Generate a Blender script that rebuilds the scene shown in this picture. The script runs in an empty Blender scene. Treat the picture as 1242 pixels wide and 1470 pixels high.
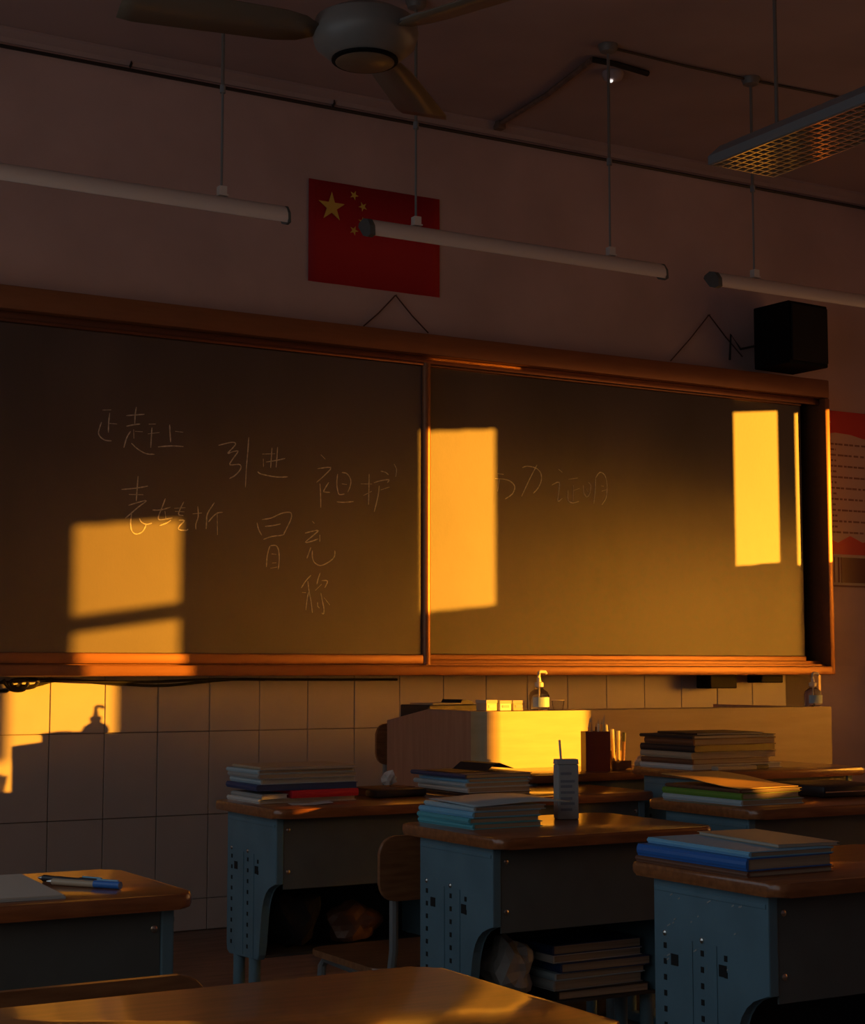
import bpy, bmesh, math, random
from mathutils import Vector, Matrix
random.seed(7)
sc = bpy.context.scene
col = sc.collection
PI = math.pi

# ------------------------------------------------------------------ camera
CAM_H = 1.15
FPX = 2400.0
PITCH = math.atan(227 / 2400)
YAW = math.radians(30.24)            # to the right of the front wall's normal (+Y)
cd = bpy.data.cameras.new('camera')
cd.sensor_fit = 'HORIZONTAL'; cd.sensor_width = 36.0
cd.lens = FPX / 1242 * 36.0
cd.clip_start = 0.05
cam = bpy.data.objects.new('camera', cd); col.objects.link(cam)
cam.location = (0, 0, CAM_H)
cam.rotation_euler = (PI / 2 + PITCH, 0, -YAW)
sc.camera = cam

# ------------------------------------------------------------------ light
SUN_T = 1.09                         # metres towards -X per metre towards +Y
SUN_S = 0.105                        # drop per metre of -X travel
SUN_DIR = Vector((-SUN_T, 1.0, -SUN_S * SUN_T)).normalized()
sd = bpy.data.lights.new('sun', 'SUN')
sd.energy = 14.0; sd.color = (1.0, 0.375, 0.022); sd.angle = math.radians(0.38)
sun = bpy.data.objects.new('sun', sd); col.objects.link(sun)
sun.location = (12, -6, 4)
sun.rotation_euler = SUN_DIR.to_track_quat('-Z', 'Y').to_euler()

w = bpy.data.worlds.new('dusk_sky'); sc.world = w; w.use_nodes = True
nt = w.node_tree; nt.nodes.clear()
o_ = nt.nodes.new('ShaderNodeOutputWorld'); bg = nt.nodes.new('ShaderNodeBackground')
tc = nt.nodes.new('ShaderNodeTexCoord')
dot = nt.nodes.new('ShaderNodeVectorMath'); dot.operation = 'DOT_PRODUCT'
dot.inputs[1].default_value = tuple(-SUN_DIR)
ramp = nt.nodes.new('ShaderNodeValToRGB')
mr = nt.nodes.new('ShaderNodeMapRange'); mr.inputs[1].default_value = -1; mr.inputs[2].default_value = 1
nt.links.new(tc.outputs['Generated'], dot.inputs[0]); nt.links.new(dot.outputs['Value'], mr.inputs[0])
nt.links.new(mr.outputs[0], ramp.inputs[0])
e = ramp.color_ramp.elements
e[0].position = 0.0; e[0].color = (0.28, 0.37, 0.45, 1)
e[1].position = 1.0; e[1].color = (1.0, 0.50, 0.16, 1)
m_ = e.new(0.5); m_.color = (0.40, 0.38, 0.36, 1)
nt.links.new(ramp.outputs[0], bg.inputs[0]); bg.inputs[1].default_value = 1.18
nt.links.new(bg.outputs[0], o_.inputs[0])

vs = sc.view_settings
vs.view_transform = 'Standard'; vs.look = 'None'; vs.gamma = 1.0; vs.exposure = 0.0
vs.use_curve_mapping = False
sc.cycles.use_denoising = True
sc.cycles.sample_clamp_indirect = 6.0
sc.cycles.max_bounces = 10
sc.cycles.diffuse_bounces = 6

# ------------------------------------------------------------------ photo rays
_fw = Vector((math.sin(YAW) * math.cos(PITCH), math.cos(YAW) * math.cos(PITCH), math.sin(PITCH)))
_rt = Vector((math.cos(YAW), -math.sin(YAW), 0)); _up = _rt.cross(_fw)
CAMP = Vector((0, 0, CAM_H))
def ray(x, y): return _fw + _rt * ((x - 621) / FPX) - _up * ((y - 735) / FPX)
def onY(x, y, Y):
    d = ray(x, y); return CAMP + d * (Y / d.y)
def onZ(x, y, Z):
    d = ray(x, y); return CAMP + d * ((Z - CAM_H) / d.z)

# ------------------------------------------------------------------ materials
def mat(name, c, rough=0.5, metal=0.0, vary=0.0, vscale=8.0, stretch=(1, 1, 1), bump=0.0, bscale=60.0,
        coat=0.0, coat_rough=0.1, trans=0.0, c2=None, spec=0.5, ior=None):
    m = bpy.data.materials.new(name); m.use_nodes = True
    t = m.node_tree; b = t.nodes['Principled BSDF']
    b.inputs['Base Color'].default_value = (*c, 1); b.inputs['Roughness'].default_value = rough
    b.inputs['Metallic'].default_value = metal; b.inputs['Coat Weight'].default_value = coat
    b.inputs['Coat Roughness'].default_value = coat_rough
    b.inputs['Transmission Weight'].default_value = trans
    b.inputs['Specular IOR Level'].default_value = spec
    if ior: b.inputs['IOR'].default_value = ior
    if vary > 0 or c2 or bump > 0:
        tx = t.nodes.new('ShaderNodeTexCoord'); mp = t.nodes.new('ShaderNodeMapping')
        mp.inputs['Scale'].default_value = stretch
        t.links.new(tx.outputs['Object'], mp.inputs[0])
    if vary > 0 or c2:
        n = t.nodes.new('ShaderNodeTexNoise'); n.inputs['Scale'].default_value = vscale; n.inputs['Detail'].default_value = 5
        t.links.new(mp.outputs[0], n.inputs['Vector'])
        r = t.nodes.new('ShaderNodeValToRGB')
        a = c2 if c2 else tuple(max(0, v * (1 - vary)) for v in c)
        bb = c if c2 else tuple(min(1, v * (1 + vary)) for v in c)
        r.color_ramp.elements[0].position = 0.35; r.color_ramp.elements[0].color = (*a, 1)
        r.color_ramp.elements[1].position = 0.65; r.color_ramp.elements[1].color = (*bb, 1)
        t.links.new(n.outputs['Fac'], r.inputs[0]); t.links.new(r.outputs[0], b.inputs['Base Color'])
    if bump > 0:
        n2 = t.nodes.new('ShaderNodeTexNoise'); n2.inputs['Scale'].default_value = bscale; n2.inputs['Detail'].default_value = 4
        t.links.new(mp.outputs[0], n2.inputs['Vector'])
        bp = t.nodes.new('ShaderNodeBump'); bp.inputs['Strength'].default_value = bump; bp.inputs['Distance'].default_value = 0.004
        t.links.new(n2.outputs['Fac'], bp.inputs['Height']); t.links.new(bp.outputs[0], b.inputs['Normal'])
    return m

M = {}
M['plaster'] = mat('plaster', (.58, .445, .445), .85, vary=.10, vscale=2.5, bump=.15, bscale=40)
M['ceiling'] = mat('ceiling_paint', (.43, .345, .355), .9, vary=.10, vscale=1.5, bump=.1)
M['tile'] = mat('glazed_tile', (.49, .44, .42), .32, vary=.04, vscale=5, bump=.05, bscale=6)
M['grout'] = mat('grout', (.22, .19, .16), .9)
M['floor'] = mat('floor_terrazzo', (.15, .12, .10), .5, vary=.25, vscale=6, bump=.05)
M['platform'] = mat('platform_boards', (.20, .13, .10), .55, vary=.2, vscale=5, stretch=(1, 6, 6))
M['platform_edge'] = mat('platform_riser', (.03, .025, .022), .6)
M['board'] = mat('chalkboard', (.072, .057, .060), .51, vary=.22, vscale=2.2, stretch=(1, 1, .6), bump=.06, bscale=120, spec=.75)
M['bronze'] = mat('bronze_aluminium', (.30, .125, .055), .40, metal=.35, vary=.05, stretch=(1, 8, 8))
M['bronze_dark'] = mat('bronze_aluminium_track', (.25, .11, .06), .35, metal=.8)
M['recess'] = mat('board_recess', (.012, .010, .009), .8)
M['chalk'] = mat('chalk', (.50, .48, .46), .95, vary=.3, vscale=90)
M['top'] = mat('varnished_wood', (.35, .125, .04), .30, c2=(.23, .078, .025), vscale=6, stretch=(2, 14, 14), coat=.65, coat_rough=.13)
M['ply'] = mat('plywood', (.30, .14, .06), .35, c2=(.20, .085, .035), vscale=6, stretch=(2, 14, 14), coat=.5, coat_rough=.18)
M['ply_edge'] = mat('plywood_edge', (.34, .22, .13), .5)
M['steel'] = mat('bluegrey_enamel', (.12, .23, .30), .42, vary=.08, vscale=10, bump=.03)
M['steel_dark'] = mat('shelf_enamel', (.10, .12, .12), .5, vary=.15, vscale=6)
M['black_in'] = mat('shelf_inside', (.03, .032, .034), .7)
M['hole'] = mat('hole_black', (.006, .007, .008), .8)
M['bolt'] = mat('bolt_zinc', (.7, .68, .62), .25, metal=1)
M['tube'] = mat('chair_tube', (.27, .31, .33), .35, metal=.4)
M['laminate'] = mat('beech_laminate', (.50, .28, .19), .45, c2=(.42, .225, .15), vscale=5, stretch=(9, 9, .7), spec=.4)
M['laminate_h'] = mat('beech_laminate_front', (.58, .46, .26), .45, c2=(.52, .40, .22), vscale=4, stretch=(1, 1, 8), spec=.4)
M['black'] = mat('black_plastic', (.005, .005, .006), .7, spec=.15)
M['black_cloth'] = mat('black_fabric', (.008, .007, .007), .9, bump=.4, bscale=300)
M['white_metal'] = mat('lamp_enamel', (.80, .74, .70), .45)
M['white_plastic'] = mat('white_plastic', (.75, .73, .70), .4)
M['fan'] = mat('fan_enamel', (.20, .185, .17), .4)
M['fan_blade'] = mat('fan_blade_enamel', (.17, .13, .09), .35)
M['lampgrid'] = mat('louvre_aluminium', (.95, .85, .7), .16, metal=.85)
M['lampbody'] = mat('lamp_housing', (.24, .26, .28), .5)
M['red'] = mat('flag_red', (.50, .012, .020), .75, vary=.05, vscale=3, bump=.1, bscale=15)
M['yellow'] = mat('flag_yellow', (.75, .52, .10), .7)
M['poster_red'] = mat('poster_red', (.55, .03, .03), .45)
M['poster_paper'] = mat('poster_paper', (.56, .42, .38), .5)
M['ink'] = mat('ink', (.24, .13, .11), .7)
M['paper'] = mat('paper', (.50, .46, .40), .8)
M['paper2'] = mat('pages', (.36, .29, .21), .85, vary=.2, vscale=3, stretch=(1, 1, 160))
M['string'] = mat('string', (.10, .05, .04), .9)
M['cable'] = mat('cable', (.02, .017, .016), .5)
M['glass'] = mat('clear_plastic', (.95, .95, .95), .06, trans=1.0, ior=1.25)
M['pump'] = mat('pump_plastic', (.80, .70, .55), .35)
def flat(n, c, r=.45): M[n] = mat('cover_' + n, c, r, vary=.06, vscale=6)
flat('navy', (.03, .06, .17)); flat('blue', (.03, .16, .55), .3); flat('sky', (.20, .50, .75)); flat('teal', (.10, .42, .52))
flat('paleblue', (.42, .55, .62)); flat('cream', (.46, .37, .26)); flat('redc', (.60, .02, .04)); flat('green', (.14, .30, .04))
flat('grey', (.36, .38, .38)); flat('darkc', (.02, .02, .025)); flat('brown', (.16, .07, .04)); flat('white', (.62, .62, .60)); flat('orange', (.80, .45, .12))
flat('print', (.20, .22, .26)); flat('maroon', (.12, .018, .015))

# cloths of the added curtains: heavy masks the sun, sheer spreads its glow
def curtain_mat(name, dif, tra, mix, sheer):
    m = bpy.data.materials.new(name); m.use_nodes = True; t = m.node_tree
    out = t.nodes['Material Output']; t.nodes.remove(t.nodes['Principled BSDF'])
    d = t.nodes.new('ShaderNodeBsdfDiffuse'); d.inputs[0].default_value = (*dif, 1)
    tr = t.nodes.new('ShaderNodeBsdfTranslucent'); tr.inputs[0].default_value = (*tra, 1)
    mx = t.nodes.new('ShaderNodeMixShader'); mx.inputs[0].default_value = mix
    t.links.new(d.outputs[0], mx.inputs[1]); t.links.new(tr.outputs[0], mx.inputs[2])
    tp = t.nodes.new('ShaderNodeBsdfTransparent'); m2 = t.nodes.new('ShaderNodeMixShader'); m2.inputs[0].default_value = sheer
    t.links.new(mx.outputs[0], m2.inputs[1]); t.links.new(tp.outputs[0], m2.inputs[2]); t.links.new(m2.outputs[0], out.inputs[0])
    return m
M['added_curtain'] = curtain_mat('heavy_curtain_cloth', (.35, .17, .12), (.5, .3, .25), .12, 0.0)
M['sheer'] = curtain_mat('sheer_curtain_cloth', (.6, .55, .5), (.85, .80, .80), .62, .012)
def add_scatter(m, share):
    t = m.node_tree; out = t.nodes['Material Output']; src = out.inputs[0].links[0].from_socket
    rf = t.nodes.new('ShaderNodeBsdfRefraction'); rf.inputs['Color'].default_value = (.95, .90, .85, 1)
    rf.inputs['Roughness'].default_value = .62; rf.inputs['IOR'].default_value = 1.35
    mx = t.nodes.new('ShaderNodeMixShader'); mx.inputs[0].default_value = share
    t.links.new(src, mx.inputs[1]); t.links.new(rf.outputs[0], mx.inputs[2]); t.links.new(mx.outputs[0], out.inputs[0])
add_scatter(M['sheer'], .82)

# ------------------------------------------------------------------ mesh helpers
class MB:
    def __init__(s): s.bm = bmesh.new()
    def box(s, x0, x1, y0, y1, z0, z1, bev=0.0, seg=2):
        g = bmesh.ops.create_cube(s.bm, size=1.0); vs_ = g['verts']
        for v in vs_:
            v.co = Vector(((x0 + x1) / 2 + v.co.x * (x1 - x0), (y0 + y1) / 2 + v.co.y * (y1 - y0), (z0 + z1) / 2 + v.co.z * (z1 - z0)))
        if bev > 0:
            es = list({e for v in vs_ for e in v.link_edges})
            bmesh.ops.bevel(s.bm, geom=es, offset=bev, segments=seg, affect='EDGES', profile=.5)
        return s
    def tube(s, pts, r, n=8, cap=True):
        pts = [Vector(p) for p in pts]; rings = []
        up = Vector((0, 0, 1))
        for i, p in enumerate(pts):
            a = pts[max(i - 1, 0)]; b = pts[min(i + 1, len(pts) - 1)]
            t = (b - a).normalized()
            u = t.cross(up)
            if u.length < .1: u = t.cross(Vector((0, 1, 0)))
            u.normalize(); v = t.cross(u).normalized()
            rr = r[i] if isinstance(r, (list, tuple)) else r
            rings.append([s.bm.verts.new(p + u * rr * math.cos(2 * PI * k / n) + v * rr * math.sin(2 * PI * k / n)) for k in range(n)])
        for i in range(len(rings) - 1):
            for k in range(n):
                s.bm.faces.new((rings[i][k], rings[i][(k + 1) % n], rings[i + 1][(k + 1) % n], rings[i + 1][k]))
        if cap:
            s.bm.faces.new(rings[0][::-1]); s.bm.faces.new(rings[-1])
        return s
    def lathe(s, prof, n=20, c=(0, 0, 0)):
        c = Vector(c); rings = []
        for r, z in prof:
            rings.append([s.bm.verts.new(c + Vector((max(r, 1e-4) * math.cos(2 * PI * k / n), max(r, 1e-4) * math.sin(2 * PI * k / n), z))) for k in range(n)])
        for i in range(len(rings) - 1):
            for k in range(n):
                s.bm.faces.new((rings[i][k], rings[i][(k + 1) % n], rings[i + 1][(k + 1) % n], rings[i + 1][k]))
        s.bm.faces.new(rings[0][::-1]); s.bm.faces.new(rings[-1])
        return s
    def prism(s, pts, axis, a, b, bev=0.0):
        """outline pts (u,v) extruded along axis from a to b. axis x: (y,z); y: (x,z); z: (x,y)"""
        def P(u, v, t): return {'x': (t, u, v), 'y': (u, t, v), 'z': (u, v, t)}[axis]
        A = [s.bm.verts.new(P(u, v, a)) for u, v in pts]; B = [s.bm.verts.new(P(u, v, b)) for u, v in pts]
        n = len(pts)
        f1 = s.bm.faces.new(A[::-1]); f2 = s.bm.faces.new(B)
        for k in range(n): s.bm.faces.new((A[k], A[(k + 1) % n], B[(k + 1) % n], B[k]))
        if bev > 0:
            bmesh.ops.bevel(s.bm, geom=list(set(f1.edges) | set(f2.edges)), offset=bev, segments=2, affect='EDGES', profile=.5)
        return s
    def build(s, name, m, parent=None, smooth=False, loc=None):
        bmesh.ops.recalc_face_normals(s.bm, faces=s.bm.faces[:])
        me = bpy.data.meshes.new(name); s.bm.to_mesh(me); s.bm.free()
        if smooth:
            for p in me.polygons: p.use_smooth = True
            try: me.set_sharp_from_angle(angle=math.radians(40))
            except Exception: pass
        me.materials.append(M[m] if isinstance(m, str) else m)
        o = bpy.data.objects.new(name, me); col.objects.link(o)
        if parent is not None: o.parent = parent
        if loc is not None: o.location = loc
        return o

def thing(name, label, cat, loc=(0, 0, 0), rz=0, group=None):
    o = bpy.data.objects.new(name, None); col.objects.link(o); o.empty_display_size = .1
    o.location = loc; o.rotation_euler = (0, 0, rz); o['label'] = label; o['category'] = cat
    if group: o['group'] = group
    return o
def tag(o, label, cat, group=None):
    o['label'] = label; o['category'] = cat
    if group: o['group'] = group
    return o
def struct(o, label=None):
    o['kind'] = 'structure'
    if label: o['label'] = label
    return o
def rrect(x0, x1, y0, y1, r, n=5):
    out = []
    for cx, cy, a0 in ((x1 - r, y1 - r, 0), (x0 + r, y1 - r, 90), (x0 + r, y0 + r, 180), (x1 - r, y0 + r, 270)):
        for k in range(n + 1):
            a = math.radians(a0 + 90 * k / n); out.append((cx + r * math.cos(a), cy + r * math.sin(a)))
    return out

# ================================================================== ROOM
XL, XR, YB, YF, ZC = -0.5, 6.8, -2.2, 5.9, 3.475
PLZ, PLY = 0.19, 4.66
struct(MB().box(XL - .2, XR + .2, YB - .2, YF + .2, -.1, 0).build('floor', 'floor'), 'dark terrazzo classroom floor')
ceil_o = struct(MB().box(XL - .2, XR + .2, YB - .2, YF + .2, ZC, ZC + .1).build('ceiling', 'ceiling'), 'dim painted plaster ceiling')
wf = struct(MB().box(XL - .2, XR + .2, YF, YF + .15, 0, ZC).build('wall_front', 'plaster'), 'stained plaster front wall above the blackboard')
struct(MB().box(XL - .2, XR + .2, YB - .15, YB, 0, ZC).build('wall_back', 'plaster'), 'plain plaster back wall')
# platform in front of the board
pf = struct(MB().box(XL, XR, PLY, YF, 0, PLZ, .004).build('floor_platform', 'platform'), 'raised teaching platform under the blackboard')
MB().box(XL, XR, PLY - .012, PLY - .001, .005, PLZ - .03).build('riser', 'platform_edge', pf)
# cornice
struct(MB().prism([(YF - .001, ZC - .001), (YF - .001, ZC - .045), (YF - .012, ZC - .045), (YF - .022, ZC - .03), (YF - .055, ZC - .012), (YF - .055, ZC - .001)], 'x', XL, XR).build('trim_1', 'ceiling'), 'narrow plaster cornice between front wall and ceiling')
struct(MB().tube([(XL + .01, YF - .012, ZC - .062), (XR - .01, YF - .012, ZC - .062)], .007, 6).build('trim_2', 'cable'), 'thin dark tube beneath the cornice')

# glazed tiles of the wainscot, one object each
TW, TH, Z0 = .2045, .308, .307
tile_mb = MB().box(0, TW - .003, -.008, 0, 0, TH - .003, .0015, 1)
t0 = tile_mb.build('tile', 'tile', wf); first = True
cut_mb = MB().box(0, TW - .003, -.008, 0, 0, Z0 - PLZ - .005, .0015, 1)
x = 1.85 - 11 * TW
MB().box(XL, 5.50, YF - .004, YF - .0005, PLZ, Z0 + 3 * TH).build('grout_bed', 'grout', wf)
cut0 = cut_mb.build('tile', 'tile', wf); cut_first = True
while x + TW < 5.52:
    for r in range(3):
        if first: o = t0; first = False
        else: o = t0.copy(); col.objects.link(o)
        o.location = (x, YF - .004 + random.uniform(-.0006, .0003), Z0 + r * TH)
        o.rotation_euler = (random.uniform(-.002, .002), 0, random.uniform(-.003, .003))
    if cut_first: o = cut0; cut_first = False
    else: o = cut0.copy(); col.objects.link(o)
    o.location = (x, YF - .004, PLZ + .003)
    x += TW

# side walls with window bands
def side_wall(name, X, thick, y0, y1, z0, z1, label):
    a, b = (X, X + thick) if thick > 0 else (X + thick, X)
    m = MB()
    m.box(a, b, YB, YF, 0, z0); m.box(a, b, YB, YF, z1, ZC)
    m.box(a, b, YB, y0, z0, z1); m.box(a, b, y1, YF, z0, z1)
    return struct(m.build(name, 'plaster'), label)
side_wall('wall_right', XR, .2, -1.3, 4.75, .95, 2.55, 'plaster right wall with a long window band')
side_wall('wall_left', XL, -.2, -1.3, 5.0, .95, 2.65, 'plaster left wall with a long window band')
def win(name, X, y0, y1, z0, z1, n, label):
    m = MB(); t = .03
    m.box(X - .02, X + .02, y0, y1, z0, z0 + t); m.box(X - .02, X + .02, y0, y1, z1 - t, z1)
    for k in range(n + 1):
        yy = y0 + (y1 - y0) * k / n
        yy = min(max(yy, y0 + t / 2), y1 - t / 2)
        m.box(X - .018, X + .018, yy - t / 2, yy + t / 2, z0, z1)
    return struct(m.build(name, 'white_metal'), label)
win('window_1', XL - .12, -1.3, 5.0, .95, 2.65, 6, 'window band in the left wall')
RW = MB(); XW = XR + .12
RW.box(XW - .02, XW + .02, -1.3, 4.75, .95, .98); RW.box(XW - .02, XW + .02, -1.3, 4.75, 2.52, 2.55)
for yy in (-1.285, .45, 2.1, 3.5, 4.735): RW.box(XW - .018, XW + .018, yy - .015, yy + .015, .95, 2.55)
struct(RW.build('window_2', 'white_metal'), 'window band in the right wall')

# unseen curtains added in the right windows, their gaps shaped to throw the sun patches
XCU = 6.74
def sy(Xp, Yp): return Yp - (XCU - Xp) / SUN_T
def sz(Xp, Zp): return Zp + SUN_S * (XCU - Xp)
G1 = (sy(1.885, 5.73), sy(2.275, 5.73), 1.10, sz(2.05, 1.675))
G2 = (sy(3.275, 5.72), sy(3.69, 5.78), sz(3.52, 1.40), sz(3.52, 2.125))
G3 = (sy(4.965, 5.78), sy(5.22, 5.78), sz(5.1, 1.63), sz(5.1, 2.335))
G4 = (sy(5.305, 5.78), sy(5.475, 5.76), sz(5.4, 1.64), sz(5.4, 2.345))
G0 = (-.60, -.40, sz(2.75, .862), sz(2.75, .896))  # opening placed to light the amber sheet
G5 = (1.195, G1[0], 1.20, 1.36)  # notch added to light the markers and the paper packet
def added_curtain(y0, y1, z0, z1, mt):
    n = max(4, int((y1 - y0) / .03)); m = MB(); A = []; B = []
    for k in range(n + 1):
        y = y0 + (y1 - y0) * k / n
        dx = .018 * math.sin(y * 2 * PI / .12)
        A.append(m.bm.verts.new((XCU + dx, y, z0))); B.append(m.bm.verts.new((XCU + dx, y, z1)))
    for k in range(n): m.bm.faces.new((A[k], A[k + 1], B[k + 1], B[k]))
    if mt == 'sheer' and y1 < G1[0] + .01: mt = 'added_curtain'
    o = m.build('added_sheer_curtain' if mt == 'sheer' else 'added_curtain', mt, smooth=True)
    tag(o, 'pale sheer cloth added unseen to spread sunlight, across the lower part of the right-hand windows' if mt == 'sheer' else 'heavy brown cloth added unseen to mask the sun, drawn across the right-hand windows', 'added_curtain',
        'added sheer curtains of the right-hand windows' if mt == 'sheer' else 'added heavy curtains of the right-hand windows')
ZA, ZB, ZT = .92, 2.60, 1.86
edges = sorted([G0, G1, G2, G3, G4, G5])
yprev = -1.34
for g in edges:
    if g[0] - yprev > .01:
        zt = 1.54 if yprev < 2.0 else 1.92        # heavy cloth lowered towards the back to dim the glow on the board
        added_curtain(yprev, g[0], ZA, zt, 'sheer'); added_curtain(yprev, g[0], zt, ZB, 'added_curtain')
    added_curtain(g[0], g[1], ZA, g[2], 'sheer')
    if g[3] < ZT:
        added_curtain(g[0], g[1], g[3], ZT, 'sheer'); added_curtain(g[0], g[1], ZT, ZB, 'added_curtain')
    elif g[3] < ZB - .02: added_curtain(g[0], g[1], g[3], ZB, 'added_curtain')
    yprev = g[1]
added_curtain(yprev, 4.8, ZA, ZT, 'sheer'); added_curtain(yprev, 4.8, ZT, ZB, 'added_curtain')
zb_ = sz(2.05, 1.342)
tag(MB().box(XCU - .01, XCU + .01, -1.34, 4.8, 2.61, 2.63).build('curtain_rail', 'white_metal'), 'white rail of the added curtains above the right-hand windows', 'rail')
tag(MB().tube([(XCU + .05, G1[0] - .1, zb_ - .012), (XCU + .05, G1[1] + .1, zb_ + .012)], .032, 8).build('window_bar', 'white_metal'), 'horizontal safety bar across the right-hand window', 'bar')

# daylight portals in the window openings (sampling guides for the sky, no light of their own)
def portal(name, X, y0, y1, z0, z1, rot):
    l = bpy.data.lights.new(name, 'AREA'); l.shape = 'RECTANGLE'; l.size = z1 - z0; l.size_y = y1 - y0
    l.cycles.is_portal = True
    o = bpy.data.objects.new(name, l); col.objects.link(o)
    o.location = (X, (y0 + y1) / 2, (z0 + z1) / 2); o.rotation_euler = (0, rot, 0)
portal('left_window_portal', XL - .16, -1.3, 5.0, .95, 2.65, -PI / 2)
portal('right_window_portal', XR + .16, -1.3, 4.75, .95, 2.55, PI / 2)

# ================================================================== BLACKBOARD
BX0, BX1 = .88, 5.455
YP1, YP2 = 5.725, 5.785          # front faces of the sliding panel and the fixed panel
bb = thing('blackboard', 'long dark chalkboard with bronze aluminium frame and sliding panel', 'blackboard', (0, 0, 0))
MB().box(BX0, BX1, 5.87, 5.892, 1.13, 2.49).build('backing', 'recess', bb)  # near-black colour carries the shade of the deep slot beside the panel
MB().box(BX0, BX1, 5.70, 5.89, 2.405, 2.49, .006).build('top_frame', 'bronze', bb, True)
MB().box(BX0 + .03, BX1 - .03, 5.735, 5.76, 2.375, 2.404, .004).build('top_track', 'bronze_dark', bb, True)
MB().box(BX1 - .028, BX1, 5.70, 5.89, 1.13, 2.404, .004).build('side_frame', 'bronze', bb, True)
MB().box(BX0, BX0 + .028, 5.70, 5.89, 1.13, 2.404, .004).build('side_frame', 'bronze', bb, True)
MB().box(BX0 + .028, BX1 - .028, 5.70, 5.89, 1.130, 1.150, .004).box(BX0 + .028, BX1 - .028, 5.690, 5.712, 1.128, 1.168, .006).build('bottom_frame', 'bronze', bb, True)
MB().box(BX0 + .03, BX1 - .03, 5.728, 5.738, 1.151, 1.178, .003).build('bottom_track', 'bronze', bb, True)
MB().box(BX0 + .03, BX1 - .03, 5.755, 5.768, 1.151, 1.192, .003).build('bottom_track', 'bronze', bb, True)
# fixed right panel
p2 = MB().box(BX0 + .03, BX1 - .105, YP2, YP2 + .02, 1.215, 2.37).build('panel', 'board', bb)
MB().box(BX0 + .03, BX1 - .105, YP2 - .012, YP2 + .022, 1.185, 1.214, .005).build('panel_rail', 'bronze', p2, True)
MB().box(BX0 + .03, BX1 - .105, YP2 - .012, YP2 + .022, 2.371, 2.40, .005).build('panel_rail', 'bronze', p2, True)
# sliding left panel
DX0, DX1 = 3.290, 3.328
p1 = MB().box(BX0 + .05, DX0, YP1, YP1 + .02, 1.212, 2.36).build('sliding_panel', 'board', bb)
MB().prism([(DX0, YP1 + .022), (DX0, YP1 - .004), (DX0 + .004, YP1 - .010), (DX0 + .012, YP1 - .015), (DX0 + .020, YP1 - .0165), (DX0 + .028, YP1 - .014), (DX0 + .034, YP1 - .009), (DX1, YP1 - .002), (DX1, YP1 + .022)], 'z', 1.172, 2.374).build('stile', 'bronze', p1, True)
MB().box(BX0 + .05, DX0, YP1 - .014, YP1 + .022, 1.172, 1.211, .006).build('panel_rail', 'bronze', p1, True)
MB().box(BX0 + .05, DX0, YP1 - .014, YP1 + .022, 2.361, 2.376, .004).build('panel_rail', 'bronze_dark', p1, True)
# eraser box hung beneath the tray, left of it a black box standing in for shadow
for i, (a, b_, c, nm) in enumerate(((1012, 1050, 988, 'clip_and_shade'), (1085, 1116, 980, 'clip_and_shade'))):
    q0 = onY(a, 972, 5.80); q1 = onY(b_, c, 5.80)
    MB().box(q0.x, q1.x, 5.76, 5.86, q1.z, 1.129, .004).build('bracket', 'black', bb)

# chalk handwriting, traced stroke by stroke on the board
def chalk(parent, Y, ox, oy, s, strokes, wd=.0042):
    m = MB()
    for st in strokes:
        pts = [onY(ox + a / s, oy + b / s, Y) for a, b in st]
        if len(pts) > 2:   # soften
            q = [pts[0]]
            for i in range(len(pts) - 1):
                p0 = pts[max(i - 1, 0)]; p1_ = pts[i]; p2_ = pts[i + 1]; p3 = pts[min(i + 2, len(pts) - 1)]
                for t in (.33, .66, 1):
                    q.append(.5 * ((2 * p1_) + (p2_ - p0) * t + (2 * p0 - 5 * p1_ + 4 * p2_ - p3) * t * t + (3 * p1_ - p0 - 3 * p2_ + p3) * t ** 3))
            pts = q
        L = []; R_ = []
        for i, p in enumerate(pts):
            t = (pts[min(i + 1, len(pts) - 1)] - pts[max(i - 1, 0)]).normalized()
            n = Vector((-t.z, 0, t.x)); ww = wd * (.5 if i in (0, len(pts) - 1) else .85 + .3 * random.random()) / 2
            L.append(p + n * ww); R_.append(p - n * ww)
        def V(p, dy): return m.bm.verts.new((p.x, Y + dy, p.z))
        a = [V(p, -.0009) for p in L]; b = [V(p, -.0009) for p in R_]; c = [V(p, .0003) for p in L]; d = [V(p, .0003) for p in R_]
        for i in range(len(pts) - 1):
            m.bm.faces.new((a[i], a[i + 1], b[i + 1], b[i])); m.bm.faces.new((a[i], c[i], c[i + 1], a[i + 1])); m.bm.faces.new((b[i], b[i + 1], d[i + 1], d[i]))
    o = m.build('chalk_character', 'chalk', parent)
    return o
S1 = 8.28
chalk(p1, YP1, 130, 580, S1, [[(130, 215), (105, 290), (95, 350), (125, 400), (180, 432), (250, 438)], [(228, 105), (215, 220), (212, 340)], [(225, 230), (315, 238)], [(140, 72), (245, 70)]])
chalk(p1, YP1, 130, 580, S1, [[(545, 35), (530, 130), (525, 235)], [(425, 138), (530, 130), (640, 122)], [(425, 265), (500, 248), (590, 238)], [(475, 325), (430, 400), (395, 520)], [(512, 300), (515, 410)], [(530, 325), (620, 330)], [(485, 465), (560, 535), (660, 590), (760, 598)], [(690, 240), (775, 238)], [(680, 355), (820, 338)], [(730, 280), (722, 400), (715, 520)]])
chalk(p1, YP1, 130, 580, S1, [[(940, 245), (945, 350), (952, 455)], [(1005, 325), (1100, 335)], [(800, 510), (950, 498), (1105, 505)]])
chalk(p1, YP1, 305, 620, 10.35, [[(90, 200), (230, 165), (310, 155), (345, 180), (300, 240), (225, 320), (300, 295), (380, 285), (340, 350), (290, 420), (260, 490), (390, 482), (425, 520), (400, 580), (330, 650), (250, 695)], [(540, 80), (525, 300), (505, 520), (490, 825)]])
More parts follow.
